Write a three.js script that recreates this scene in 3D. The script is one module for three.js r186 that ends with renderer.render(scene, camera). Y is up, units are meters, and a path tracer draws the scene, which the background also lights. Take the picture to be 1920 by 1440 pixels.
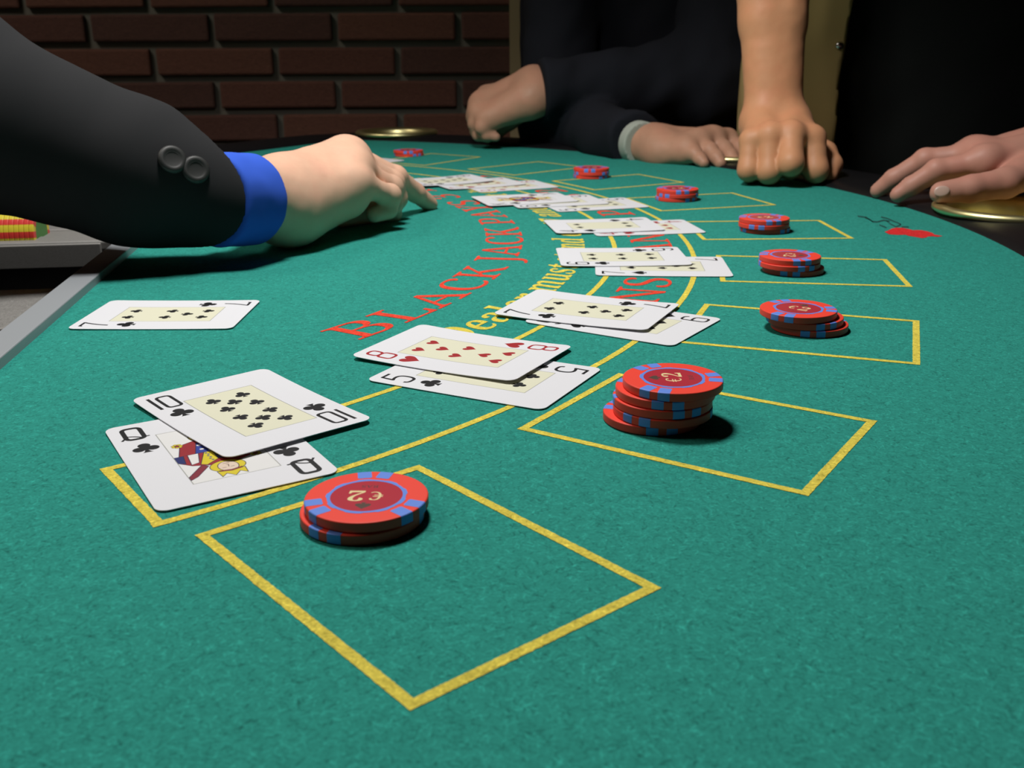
import * as THREE from 'three';
import { FontLoader } from 'three/addons/loaders/FontLoader.js';
import { RoundedBoxGeometry } from 'three/addons/geometries/RoundedBoxGeometry.js';
import { ImprovedNoise } from 'three/addons/math/ImprovedNoise.js';
import { RectAreaLightUniformsLib } from 'three/addons/lights/RectAreaLightUniformsLib.js';
import { mergeGeometries } from 'three/addons/utils/BufferGeometryUtils.js';
import { Brush, Evaluator, SUBTRACTION } from 'three-bvh-csg';

// ------------------------------------------------------------------ camera, light, exposure
const T = 0.9;                                   // height of the felt above the floor
const F = 1929.6, PITCH = 0.3218, ROLL = -0.006, EYE = 0.144;
const scene = new THREE.Scene();
scene.background = new THREE.Color(0x000000);
const camera = new THREE.PerspectiveCamera(2 * Math.atan(720 / F) * 180 / Math.PI, 4 / 3, 0.01, 50);
camera.rotation.order = 'YXZ';
camera.position.set(0, T + EYE, 0);
camera.rotation.set(-PITCH, 0, ROLL);
camera.focus = 0.46; camera.userData.fStop = 24;
scene.add(camera);
const renderer = new THREE.WebGLRenderer({ antialias: true });
renderer.toneMapping = THREE.LinearToneMapping;
renderer.toneMappingExposure = 1.0;
renderer.shadowMap.enabled = true;
renderer.shadowMap.type = THREE.PCFSoftShadowMap;

const LAMP = new THREE.Vector3(-0.12, T + 0.76, -0.70);  // unseen lamp, out of view, placed to light the felt from above
const lampLight = new THREE.SpotLight(new THREE.Color(1.0, 0.98, 0.95), 2.22, 0, 1.16, 0.36, 2);
lampLight.position.copy(LAMP);
lampLight.target.position.set(LAMP.x - 0.04, T, LAMP.z);
lampLight.castShadow = true;
lampLight.shadow.radius = 4;
lampLight.shadow.mapSize.set(2048, 2048);
scene.add(lampLight, lampLight.target);
// added dim fill panel, unseen behind the dealer, lifting the brick wall and players
RectAreaLightUniformsLib.init();
const FILL_PANEL = new THREE.Vector3(-1.5, 2.57, -0.72);
const fillPanelLight = new THREE.RectAreaLight(new THREE.Color(1.0, 0.9, 0.78), 11.5, 0.6, 0.6);
fillPanelLight.position.copy(FILL_PANEL); fillPanelLight.rotation.x = -Math.PI / 2;
scene.add(fillPanelLight);

// ------------------------------------------------------------------ helpers
function rng(seed) { let s = seed >>> 0; return () => { s = (s + 0x6D2B79F5) >>> 0; let t = s; t = Math.imul(t ^ (t >>> 15), t | 1); t ^= t + Math.imul(t ^ (t >>> 7), t | 61); return ((t ^ (t >>> 14)) >>> 0) / 4294967296; }; }
const noise = new ImprovedNoise();
const n3 = (x, y, z) => noise.noise(x, y, z);
const fbm = (x, y, z, o = 3) => { let a = 0, f = 1, w = 0.5; for (let i = 0; i < o; i++) { a += w * n3(x * f, y * f, z * f); f *= 2.03; w *= 0.5; } return a; };
const lerp = (a, b, t) => a + (b - a) * t;
// a pixel of the 1920 x 1440 photograph gives a ray; where it meets the height y above the felt, or the plane at z
const fwd = new THREE.Vector3(0, -Math.sin(PITCH), -Math.cos(PITCH)), up0 = new THREE.Vector3(0, Math.cos(PITCH), -Math.sin(PITCH)), rt0 = new THREE.Vector3(1, 0, 0);
const rt = rt0.clone().multiplyScalar(Math.cos(ROLL)).addScaledVector(up0, Math.sin(ROLL)), upv = up0.clone().multiplyScalar(Math.cos(ROLL)).addScaledVector(rt0, -Math.sin(ROLL));
const ray = (px, py) => fwd.clone().addScaledVector(rt, (px - 960) / F).addScaledVector(upv, -(py - 720) / F);
const eye = new THREE.Vector3(0, T + EYE, 0);
function onFelt(px, py, y = 0) { const d = ray(px, py); return eye.clone().addScaledVector(d, (y - EYE) / d.y); }
function atZ(px, py, z) { const d = ray(px, py); return eye.clone().addScaledVector(d, z / d.z); }

const taken = {};
const numbered = n => { const k = taken[n] = (taken[n] ?? -1) + 1; return k ? `${n}_${String(k).padStart(3, '0')}` : n; };
function shade(o) { o.traverse(m => { if (m.isMesh) { m.castShadow = true; m.receiveShadow = true; } }); return o; }
function thing(name, label, category, group, pos) {
  const g = new THREE.Group(); g.name = numbered(name); g.userData = { label, category }; if (group) g.userData.group = group;
  if (pos) g.position.set(...pos); scene.add(g); return g;
}
function part(name, geo, mat, parent, label) { const m = new THREE.Mesh(geo, mat); m.name = name; m.castShadow = m.receiveShadow = true; if (label) m.userData.label = label; parent.add(m); return m; }
function solo(name, geo, mat, label, category, group) { const m = part(numbered(name), geo, mat, scene); m.userData = { label, category }; if (group) m.userData.group = group; return m; }
function struct(name, geo, mat, label) { const m = part(name, geo, mat, scene); m.userData = { kind: 'structure', label, category: name.split('_')[0] }; return m; }
const lin = (r, g, b) => new THREE.Color().setRGB(r, g, b);
const std = (color, roughness = 0.8, extra = {}) => new THREE.MeshPhysicalMaterial({ color, roughness, ...extra });
const box = (w, h, d, x = 0, y = 0, z = 0) => new THREE.BoxGeometry(w, h, d).translate(x, y, z);
function canvasTex(w, h, draw) { const c = document.createElement('canvas'); c.width = w; c.height = h; draw(c.getContext('2d'), w, h); const t = new THREE.CanvasTexture(c); t.colorSpace = THREE.SRGBColorSpace; t.anisotropy = 8; return t; }
function geom(pos, idx, uv, col) { const g = new THREE.BufferGeometry(); g.setAttribute('position', new THREE.Float32BufferAttribute(pos, 3)); if (uv) g.setAttribute('uv', new THREE.Float32BufferAttribute(uv, 2)); if (col) g.setAttribute('color', new THREE.Float32BufferAttribute(col, 3)); g.setIndex(idx); return g; }

// fibre texture of the napped felt: short light and dark hairs over a fine grain
function feltTexture(size, seed) {
  const R = rng(seed), a = new Float32Array(size * size).fill(0);
  for (let i = 0; i < a.length; i++) a[i] = (R() - 0.5) * 0.10;
  const hairs = size * size / 14;
  for (let k = 0; k < hairs; k++) {
    let x = R() * size, y = R() * size, th = R() * Math.PI * 2; const v = (R() < 0.5 ? -1 : 1) * (0.05 + 0.16 * R() * R()), L = 3 + R() * 9, c = (R() - 0.5) * 0.3;
    for (let s = 0; s < L; s++) { const i = ((y | 0) & (size - 1)) * size + ((x | 0) & (size - 1)); a[i] += v; x += Math.cos(th); y += Math.sin(th); th += c; }
  }
  const blur = new Float32Array(a.length), m = size - 1;
  for (let y = 0; y < size; y++) for (let x = 0; x < size; x++) blur[y * size + x] = 0.4 * a[y * size + x] + 0.15 * (a[y * size + ((x + 1) & m)] + a[y * size + ((x - 1) & m)] + a[((y + 1) & m) * size + x] + a[((y - 1) & m) * size + x]);
  const d = new Uint8Array(size * size * 4);
  for (let i = 0; i < a.length; i++) { const v = Math.max(0, Math.min(255, 205 * (1 + 1.15 * blur[i]))); d[4 * i] = d[4 * i + 1] = d[4 * i + 2] = v; d[4 * i + 3] = 255; }
  const t = new THREE.DataTexture(d, size, size); t.colorSpace = THREE.SRGBColorSpace; t.wrapS = t.wrapT = THREE.RepeatWrapping; t.magFilter = THREE.LinearFilter; t.minFilter = THREE.LinearMipmapLinearFilter; t.generateMipmaps = true; t.needsUpdate = true; return t;
}
const feltTex = feltTexture(1024, 7), FT = 0.27;
const feltBump = feltTex.clone(); feltBump.colorSpace = THREE.NoColorSpace; feltBump.needsUpdate = true;
const k205 = Math.pow(205 / 255, 2.2);
const feltMat = new THREE.MeshPhysicalMaterial({ color: lin(0.0265 / k205, 0.252 / k205, 0.206 / k205), map: feltTex, bumpMap: feltBump, bumpScale: 0.0004, roughness: 1, specularIntensity: 0.15, sheen: 0.2, sheenRoughness: 0.6, sheenColor: lin(0.15, 0.75, 0.62) });
const dye = (r, g, b) => new THREE.MeshPhysicalMaterial({ color: lin(r / k205, g / k205, b / k205), map: feltTex, bumpMap: feltBump, bumpScale: 0.0003, roughness: 1, specularIntensity: 0.15, side: THREE.DoubleSide });
const yellowDye = dye(0.66, 0.55, 0.085), redDye = dye(0.70, 0.062, 0.035), darkDye = dye(0.020, 0.085, 0.075), logoRed = dye(0.62, 0.028, 0.03);

// ------------------------------------------------------------------ room shell
const brickMats = [[0.125, 0.052, 0.036], [0.105, 0.046, 0.034], [0.14, 0.06, 0.04], [0.09, 0.042, 0.032]].map((c, i) => {
  const t = feltTexture(256, 40 + i); t.repeat.set(1, 1); return new THREE.MeshStandardMaterial({ color: lin(c[0] / k205, c[1] / k205, c[2] / k205), map: t, bumpMap: t, bumpScale: 0.0015, roughness: 0.95 });
});
const mortarMat = std(lin(0.15, 0.145, 0.12), 1), tanMat = std(lin(0.30, 0.24, 0.13), 0.85), plaster = std(lin(0.16, 0.13, 0.1), 0.95), carpet = std(lin(0.05, 0.03, 0.03), 1);
const ZW = -1.93;
struct('floor', box(5.4, 0.1, 4.6, 0, -0.05, -0.15), carpet, 'dark carpeted floor of the card room');
struct('ceiling', box(5.4, 0.1, 4.6, 0, 2.65, -0.15), plaster, 'plain ceiling of the card room');
struct('wall_left', box(0.1, 2.6, 4.6, -2.65, 1.3, -0.15), plaster, 'plain dim side wall behind the dealer');
struct('wall_right', box(0.1, 2.6, 4.6, 2.65, 1.3, -0.15), plaster, 'plain dim side wall behind the players');
struct('wall_front', box(5.2, 2.6, 0.1, 0, 1.3, 2.1), plaster, 'plain dim wall facing the brick wall');
const wall = struct('wall_back', box(5.2, 2.6, 0.1, 0, 1.3, ZW - 0.062), mortarMat, 'red brick wall with wide grey mortar joints');
{
  const a = atZ(859.7, 81.4, ZW), b = atZ(746.7, 143.3, ZW), c = atZ(859.7, 206.8, ZW);
  const pitch = 2 * (a.x - b.x), course = (a.y - c.y) / 2, joint = 0.0115, R = rng(11);
  const shapes = [0, 1, 2, 3].map(i => {
    const g = new RoundedBoxGeometry(pitch - joint, course - joint, 0.02, 1, 0.004), p = g.attributes.position;
    for (let k = 0; k < p.count; k++) { const x = p.getX(k), y = p.getY(k), z = p.getZ(k); p.setXYZ(k, x + 0.002 * n3(y * 60, i * 3.1, x * 20), y + 0.0015 * n3(x * 40, i * 7.7, 2), z + 0.0012 * n3(x * 30, y * 30, i)); }
    g.computeVertexNormals(); return g;
  });
  for (let row = -13; row <= 13; row++) for (let col = -8; col <= 0; col++) {
    const x = a.x + (col + 0.5) * pitch + (row & 1 ? -pitch / 2 : 0), y = a.y - row * course + course / 2;
    if (x + pitch / 2 - joint > -0.0 + 0.01 + pitch * 0.5) continue;
    const m = part('brick', shapes[(R() * 4) | 0], brickMats[(R() * 4) | 0], wall); m.position.set(x, y, ZW - 0.012 + 0.003 * R()); m.rotation.z = (R() - 0.5) * 0.006;
  }
  const e = atZ(956, 150, ZW).x;
  struct('trim_1', box(0.5, 2.6, 0.05, e + 0.25, 1.3, ZW + 0.012), tanMat, 'tan painted upright board ending the brick wall');
}

// ------------------------------------------------------------------ table
const C1 = new THREE.Vector2(-0.4755, -0.7805), C2 = new THREE.Vector2(-0.487, -0.814), RAIL = 0.848, RW = 0.135;
const table = thing('blackjack_table', 'green felt blackjack table with yellow betting boxes and black padded rail', 'table', null, [0, T, 0]);
// outline of the felt, seen from above (x, z), and the direction-dependent radius about its middle
const outline = [];
const railR = a => a < -12 ? RAIL / Math.cos(Math.min(0.62, (-12 - a) * 0.9 * Math.PI / 180)) : RAIL;   // the near end of the table runs straighter than the far end
for (let a = -60; a <= 73; a += 1) { const t = a * Math.PI / 180, R = railR(a); outline.push(new THREE.Vector2(C2.x + R * Math.cos(t), C2.y - R * Math.sin(t))); }
for (const [x, z] of [[-0.262, -1.612], [-0.29, -1.575], [-0.36, -1.46], [-0.44, -1.34], [-0.54, -1.2], [-0.56, -1.15], [-0.56, -0.45], [-0.54, -0.4], [-0.44, -0.27], [-0.40, -0.15], [-0.30, 0.02], [-0.12, 0.10]]) outline.push(new THREE.Vector2(x, z));
const mid = new THREE.Vector2(-0.3, -0.8);
function reach(th) {
  const dx = Math.cos(th), dz = -Math.sin(th); let best = 0;
  for (let i = 0; i < outline.length; i++) {
    const p = outline[i], q = outline[(i + 1) % outline.length], ex = q.x - p.x, ez = q.y - p.y, den = dx * ez - dz * ex; if (Math.abs(den) < 1e-9) continue;
    const t = ((p.x - mid.x) * ez - (p.y - mid.y) * ex) / den, s = ((p.x - mid.x) * dz - (p.y - mid.y) * dx) / den;
    if (t > 0 && s >= -1e-6 && s <= 1 + 1e-6) best = Math.max(best, t);
  }
  return best;
}
// tray frame of reference: u runs along its front strip (away from the camera), v towards the dealer
const TR0 = new THREE.Vector2(-0.2466, -0.5218), TU = new THREE.Vector2(-0.126, -0.992), TV = new THREE.Vector2(-0.992, 0.126);
const trayUV = (x, z) => [(x - TR0.x) * TU.x + (z - TR0.y) * TU.y, (x - TR0.x) * TV.x + (z - TR0.y) * TV.y];
const TRAY_U0 = -0.12, TRAY_U1 = 0.55, TRAY_V1 = 0.22;
{
  const NT = 420, NR = 150, pos = [], uv = [], idx = [];
  for (let i = 0; i <= NT; i++) {
    const th = i / NT * Math.PI * 2, R = reach(th) + 0.006;
    for (let j = 0; j <= NR; j++) {
      const r = R * j / NR, x = mid.x + r * Math.cos(th), z = mid.y - r * Math.sin(th);
      pos.push(x, 0, z); uv.push(x / FT, z / FT);

    }
  }
  for (let i = 0; i < NT; i++) for (let j = 0; j < NR; j++) {
    const a = i * (NR + 1) + j, b = a + NR + 1, cx = (pos[3 * a] + pos[3 * b + 3]) / 2, cz = (pos[3 * a + 2] + pos[3 * b + 5]) / 2, [u, v] = trayUV(cx, cz);
    if (u > TRAY_U0 + 0.008 && u < TRAY_U1 - 0.008 && v > 0.008 && v < TRAY_V1 - 0.008) continue;
    idx.push(a, a + 1, b, b, a + 1, b + 1);
  }
  const g = geom(pos, idx, uv); g.computeVertexNormals();
  const nn = g.attributes.normal; for (let i = 0; i < nn.count; i++) nn.setXYZ(i, 0, 1, 0);
  var felt = part('felt', g, feltMat, table, 'green napped felt with printed layout');
}
// rail: a padded profile swept along the outline's player side, with round holes for the cup holders
const vinyl = std(lin(0.006, 0.006, 0.007), 0.5, { specularIntensity: 0.4 }), brass = new THREE.MeshPhysicalMaterial({ color: lin(0.80, 0.72, 0.36), metalness: 1, roughness: 0.38 }), darkWood = std(lin(0.03, 0.018, 0.012), 0.5);
const cupSpots = [];
{
  const path = outline.slice(0, 134 + 4), prof = [];
  const P2 = (o, y) => prof.push([o, y]);
  P2(0, -0.03); P2(0, -0.002); P2(0.003, 0.0022); P2(0.012, 0.004);
  for (let k = 1; k <= 10; k++) { const t = k / 10; P2(0.012 + t * (RW - 0.03), 0.004 + 0.003 * Math.sin(t * Math.PI) - 0.004 * t * t); }
  for (let k = 1; k <= 6; k++) { const t = k / 6 * Math.PI / 2; P2(RW - 0.018 + 0.018 * Math.sin(t), -0.018 + 0.018 * Math.cos(t)); }
  P2(RW, -0.05); P2(RW - 0.03, -0.06); P2(0.0, -0.06);
  const pos = [], uv = [], idx = [], n = prof.length;
  path.forEach((p, i) => {
    const a = path[Math.max(0, i - 1)], b = path[Math.min(path.length - 1, i + 1)], tx = b.x - a.x, tz = b.y - a.y, L = Math.hypot(tx, tz), ox = -tz / L, oz = tx / L;
    for (const [o, y] of prof) { pos.push(p.x + ox * o, y, p.y + oz * o); uv.push(i * 0.1, o * 10); }
  });
  for (let i = 0; i < path.length - 1; i++) for (let k = 0; k < n; k++) { const a = i * n + k, b = i * n + (k + 1) % n, c = a + n, d = b + n; idx.push(a, b, c, c, b, d); }
  const cap = (o, flip) => { for (let k = 1; k < n - 1; k++) flip ? idx.push(o, o + k + 1, o + k) : idx.push(o, o + k, o + k + 1); };
  cap(0, true); cap((path.length - 1) * n, false);
  let g = geom(pos, idx, uv); g.computeVertexNormals();
  // is the sweep facing outwards? (top normals must point up)
  if (g.attributes.normal.getY(8) < 0) { for (let i = 0; i < idx.length; i += 3) [idx[i + 1], idx[i + 2]] = [idx[i + 2], idx[i + 1]]; g = geom(pos, idx, uv); g.computeVertexNormals(); }
  const spot = (x, z, r) => cupSpots.push([x, z, r]);
  const onRail = (deg, o) => [C2.x + (railR(deg) + o) * Math.cos(deg * Math.PI / 180), C2.y - (railR(deg) + o) * Math.sin(deg * Math.PI / 180)];
  for (const [deg, o, r] of [[3.4, 0.0645, 0.0565], [33, 0.0655, 0.0565], [70.4, 0.0655, 0.0565], [-30, 0.0655, 0.0565]]) { const [x, z] = onRail(deg, o); spot(x, z, r); }
  const ev = new Evaluator(); ev.useGroups = false;
  let br = new Brush(g, vinyl); br.updateMatrixWorld();
  for (const [x, z, r] of cupSpots) { const c = new Brush(new THREE.CylinderGeometry(r - 0.003, r - 0.003, 0.2, 48), vinyl); c.position.set(x, 0, z); c.updateMatrixWorld(); br = ev.evaluate(br, c, SUBTRACTION); br.updateMatrixWorld(); }
  part('padded_rail', br.geometry, vinyl, table, 'black padded armrest rail');
  for (const [x, z, r] of cupSpots) {
    const pr = [[r - 0.0045, -0.06], [r - 0.0045, 0.0], [r + 0.006, 0.003], [r + 0.0085, 0.005], [r + 0.0085, 0.0075], [r + 0.0065, 0.0096], [r + 0.003, 0.0098], [r - 0.002, 0.0085], [r - 0.0055, 0.005], [r - 0.0065, -0.004], [r - 0.008, -0.03], [r - 0.014, -0.042], [0.0005, -0.044]].map(([a, b]) => new THREE.Vector2(a, b));
    const m = part('cup_holder', new THREE.LatheGeometry(pr, 64), brass, table, 'brass cup holder sunk in the rail'); m.position.set(x, 0.001, z);
  }
  // slab and pedestals under the felt
  const hole = new THREE.Path([[TRAY_U0 + .01, .01], [TRAY_U1 - .01, .01], [TRAY_U1 - .01, TRAY_V1 - .01], [TRAY_U0 + .01, TRAY_V1 - .01]].map(([u, v]) => new THREE.Vector2(TR0.x + TU.x * u + TV.x * v, -(TR0.y + TU.y * u + TV.y * v))));
  const s = new THREE.Shape(outline.map(p => new THREE.Vector2(p.x, -p.y))); s.holes.push(hole);
  part('table_slab', new THREE.ExtrudeGeometry(s, { depth: 0.05, bevelEnabled: false }).rotateX(-Math.PI / 2).translate(0, -0.0515, 0), darkWood, table);
  for (const z of [-1.25, -0.4]) part('pedestal', mergeGeometries([new THREE.CylinderGeometry(0.09, 0.12, T - 0.1, 24).translate(-0.2, -T / 2, z).toNonIndexed(), new THREE.CylinderGeometry(0.22, 0.25, 0.04, 32).translate(-0.2, -T + 0.021, z).toNonIndexed()]), darkWood, table);
}
// printed layout: thin dyed shapes on the felt, with edges frayed by the nap
const YP = 0.00018;
const jit = rng(99);
function faceUp(pos, idx) { for (let i = 0; i < idx.length; i += 3) { const [a, b, c] = [idx[i] * 3, idx[i + 1] * 3, idx[i + 2] * 3]; if ((pos[b + 2] - pos[a + 2]) * (pos[c] - pos[a]) - (pos[b] - pos[a]) * (pos[c + 2] - pos[a + 2]) < 0) { const t = idx[i + 1]; idx[i + 1] = idx[i + 2]; idx[i + 2] = t; } } }
function ribbon(left, right, mat, name, closed) {
  const pos = [], uv = [], idx = [], n = left.length;
  for (let i = 0; i < n; i++) for (const q of [left[i], right[i]]) { const x = q[0] + (jit() - 0.5) * 0.00022, z = q[1] + (jit() - 0.5) * 0.00022; pos.push(x, YP, z); uv.push(x / FT, z / FT); }
  const m = closed ? n : n - 1;
  for (let i = 0; i < m; i++) { const a = 2 * i, b = 2 * ((i + 1) % n); idx.push(a, a + 1, b, b, a + 1, b + 1); }
  faceUp(pos, idx); const g = geom(pos, idx, uv), N = new Float32Array(pos.length); for (let i = 1; i < N.length; i += 3) N[i] = 1; g.setAttribute('normal', new THREE.BufferAttribute(N, 3));
  return part(name, g, mat, felt);
}
function dense(pts, step, closed) { const out = []; const n = pts.length; for (let i = 0; i < (closed ? n : n - 1); i++) { const a = pts[i], b = pts[(i + 1) % n], k = Math.max(1, Math.round(Math.hypot(b[0] - a[0], b[1] - a[1]) / step)); for (let j = 0; j < k; j++) out.push([lerp(a[0], b[0], j / k), lerp(a[1], b[1], j / k)]); } if (!closed) out.push(pts[n - 1]); return out; }
const LW = 0.0034;
const pol = (r, deg) => [C1.x + r * Math.cos(deg * Math.PI / 180), C1.y - r * Math.sin(deg * Math.PI / 180)];
{
  const fitted = [[-0.02849, -0.26926, -49.88], [0.07338, -0.3792, -33.57], [0.15033, -0.51567, -20.4], [0.19456, -0.66496, -8.92]];
  for (let k = 0; k < 9; k++) {
    let x, z, th; if (k < 4) [x, z, th] = fitted[k]; else { const deg = [3.1, 16.2, 29.6, 43.2, 57][k - 4]; [x, z] = pol(0.6785, deg); th = deg + [-2, 0, -1, -2, -2][k - 4]; }
    const c = Math.cos(th * Math.PI / 180), s = Math.sin(th * Math.PI / 180), hx = 0.1155 / 2, hz = 0.0845 / 2;
    const rect = i => [[-hx + i, hz - i], [-hx + i, -hz + i], [hx - i, -hz + i], [hx - i, hz - i]];
    const outer = [], inner = [], ro = rect(0), ri = rect(LW);
    for (let e = 0; e < 4; e++) for (let j = 0; j < 110; j++) { outer.push([lerp(ro[e][0], ro[(e + 1) % 4][0], j / 110), lerp(ro[e][1], ro[(e + 1) % 4][1], j / 110)]); inner.push([lerp(ri[e][0], ri[(e + 1) % 4][0], j / 110), lerp(ri[e][1], ri[(e + 1) % 4][1], j / 110)]); }
    const w = ([a, b]) => [x + c * a + s * b, z - s * a + c * b];
    ribbon(outer.map(w), inner.map(w), yellowDye, 'betting_box', true);
  }
  const arc = (r, a0, a1) => { const L = [], R = []; const n = Math.round((a1 - a0) * r * Math.PI / 180 / 0.0011); for (let i = 0; i <= n; i++) { const a = lerp(a0, a1, i / n); L.push(pol(r - LW / 2, a)); R.push(pol(r + LW / 2, a)); } return [L, R]; };
  for (const r of [0.5523, 0.6072]) ribbon(...arc(r, -53.4, 63.7), yellowDye, 'insurance_line');
  for (const a of [-53.2, 63.5]) { const L = [], R = []; for (let i = 0; i <= 50; i++) { const r = lerp(0.5523 + LW / 2, 0.6072 - LW / 2, i / 50), d = LW * 0.55 / r * 180 / Math.PI; L.push(pol(r, a - d)); R.push(pol(r, a + d)); } ribbon(L, R, yellowDye, 'insurance_line'); }
}
// a flat shape of the font laid on the felt, letter by letter along an arc (tops towards the dealer)
const serifBold = await new FontLoader().loadAsync('fonts/droid/droid_serif_bold.typeface.json');
const serif = await new FontLoader().loadAsync('fonts/droid/droid_serif_regular.typeface.json');
function flat(shapes, map, mat, name, parent = felt) {
  const g = new THREE.ShapeGeometry(shapes, 8), p = g.attributes.position, N = g.attributes.normal, uv = g.attributes.uv;
  for (let i = 0; i < p.count; i++) { const [x, z] = map(p.getX(i), p.getY(i)); p.setXYZ(i, x, YP, z); N.setXYZ(i, 0, 1, 0); uv.setXY(i, x / FT, z / FT); }
  const ix = Array.from(g.index.array); faceUp(p.array, ix); g.setIndex(ix);
  return part(name, g, mat, parent);
}
function arcText(font, text, R, cap, degStart, degEnd, mat, { slant = 0, squeeze = 1, lift = 0 } = {}) {
  const size = cap / 1.07, sc = size / font.data.resolution, adv = c => (font.data.glyphs[c] || font.data.glyphs['?']).ha * sc * squeeze;
  const total = [...text].reduce((a, c) => a + adv(c), 0), k = (degEnd - degStart) * Math.PI / 180 * R / total;
  let x = 0;
  for (const c of text) {
    if (c !== ' ') { const x0 = x; flat(font.generateShapes(c, size), (a, b) => pol(R - b - lift, degStart + (x0 + a * squeeze + b * slant) * k / R * 180 / Math.PI), mat, 'letter'); }
    x += adv(c);
  }
}
arcText(serif, 'BLACK JACK PAYS 3 TO 2', 0.4845, 0.0305, -35.0, 48.3, redDye);
arcText(serifBold, 'Dealer must stand on 17 and must draw to 16', 0.5305, 0.0245, -32.4, 47.5, yellowDye, { slant: 0.25 });
arcText(serif, 'INSURANCE PAYS 2 TO 1', 0.5948, 0.0315, -22.6, 42.5, redDye);
{ // house mark near the rail: dark lettering with a red figure
  const c = (x, y) => { const p = onFelt(1590 + x * 0.104167, 380 + y * 0.104167); return new THREE.Vector2(p.x, p.z); };
  const s = new THREE.Shape([[660, 530], [720, 505], [790, 470], [870, 455], [960, 455], [1080, 475], [1170, 500], [1250, 497], [1330, 500], [1430, 520], [1510, 545], [1560, 578], [1640, 592], [1700, 605], [1620, 618], [1520, 608], [1440, 612], [1400, 632], [1330, 640], [1200, 617], [1090, 600], [1035, 580], [900, 582], [740, 572]].map(q => c(...q)));
  flat([s], (x, z) => [x, z], logoRed, 'red_emblem');
  for (const pts of [[[170, 245], [330, 268], [430, 340], [520, 350], [640, 318], [745, 338]], [[590, 262], [700, 285], [780, 320], [950, 392]], [[560, 405], [690, 452]], [[690, 330], [760, 385], [860, 440], [950, 398]], [[960, 440], [1090, 440]], [[300, 275], [380, 300], [450, 350]]]) {
    const d = dense(pts, 40), L = [], R = []; d.forEach((q, i) => { const a = c(q[0], q[1] - 13), b = c(q[0] + 6, q[1] + 13); L.push([a.x, a.y]); R.push([b.x, b.y]); }); ribbon(L, R, darkDye, 'mark_stroke');
  }
}

// ------------------------------------------------------------------ dealer's metal tray
{
  const alu = new THREE.MeshPhysicalMaterial({ color: lin(0.36, 0.385, 0.41), metalness: 0.35, roughness: 0.5 }), alu2 = new THREE.MeshPhysicalMaterial({ color: lin(0.42, 0.41, 0.39), metalness: 0.3, roughness: 0.55, map: feltTex }), black = std(lin(0.006, 0.006, 0.007), 0.4);
  const tray = thing('chip_tray', 'silver metal chip tray let into the felt in front of the dealer', 'chip tray', null, [TR0.x, T, TR0.y]);
  tray.rotation.y = Math.atan2(-TV.y, TV.x) ;           // local x runs towards the dealer (v); local z = -u or +u
  const zs = Math.sign(-Math.sin(tray.rotation.y) * 0 + (new THREE.Vector3(0, 0, 1).applyAxisAngle(new THREE.Vector3(0, 1, 0), tray.rotation.y)).dot(new THREE.Vector3(TU.x, 0, TU.y)));
  const bar = (name, mat, u0, u1, v0, v1, y0, y1, r = 0.0012) => { const m = part(name, new RoundedBoxGeometry(v1 - v0, y1 - y0, u1 - u0, 2, r), mat, tray); m.position.set((v0 + v1) / 2, (y0 + y1) / 2, zs * (u0 + u1) / 2); return m; };
  const h = 0.0052;
  bar('front_strip', alu, TRAY_U0, TRAY_U1, 0, 0.0165, -0.002, h, 0.0008);
  bar('back_strip', alu, TRAY_U0, TRAY_U1, TRAY_V1 - 0.016, TRAY_V1, -0.002, h, 0.0008);
  bar('side_strip', alu, TRAY_U0, TRAY_U0 + 0.016, 0.0165, TRAY_V1 - 0.016, -0.002, h, 0.0008);
  bar('side_strip', alu, TRAY_U1 - 0.016, TRAY_U1, 0.0165, TRAY_V1 - 0.016, -0.002, h, 0.0008);
  bar('tray_floor', black, TRAY_U0 + 0.01, TRAY_U1 - 0.01, 0.01, TRAY_V1 - 0.01, -0.075, -0.072);
  bar('tray_wall', black, TRAY_U0 + 0.01, TRAY_U1 - 0.01, 0.011, 0.0155, -0.072, -0.002); bar('tray_wall', black, TRAY_U0 + 0.01, TRAY_U1 - 0.01, TRAY_V1 - 0.0155, TRAY_V1 - 0.011, -0.072, -0.002);
  bar('tray_wall', black, TRAY_U0 + 0.011, TRAY_U0 + 0.0155, 0.016, TRAY_V1 - 0.016, -0.072, -0.002); bar('tray_wall', black, TRAY_U1 - 0.0155, TRAY_U1 - 0.011, 0.016, TRAY_V1 - 0.016, -0.072, -0.002);
  // ridged metal rack beyond the dark slot, and the lower plate on the near side
  for (let k = 0; k < 9; k++) bar('rack_slat', alu2, 0.252 + k * 0.0285, 0.252 + k * 0.0285 + 0.0272, 0.018, TRAY_V1 - 0.018, -0.0045, 0.0035 - 0.001 * (k & 1), 0.002);
  bar('rack_face', alu2, 0.249, 0.2522, 0.03, TRAY_V1 - 0.018, -0.016, 0.002, 0.001);
  bar('lower_plate', alu2, TRAY_U0 + 0.018, 0.135, 0.018, TRAY_V1 - 0.018, -0.010, -0.006); bar('lower_plate', alu2, 0.02, 0.024, 0.018, TRAY_V1 - 0.018, -0.006, -0.002);
}

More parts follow.
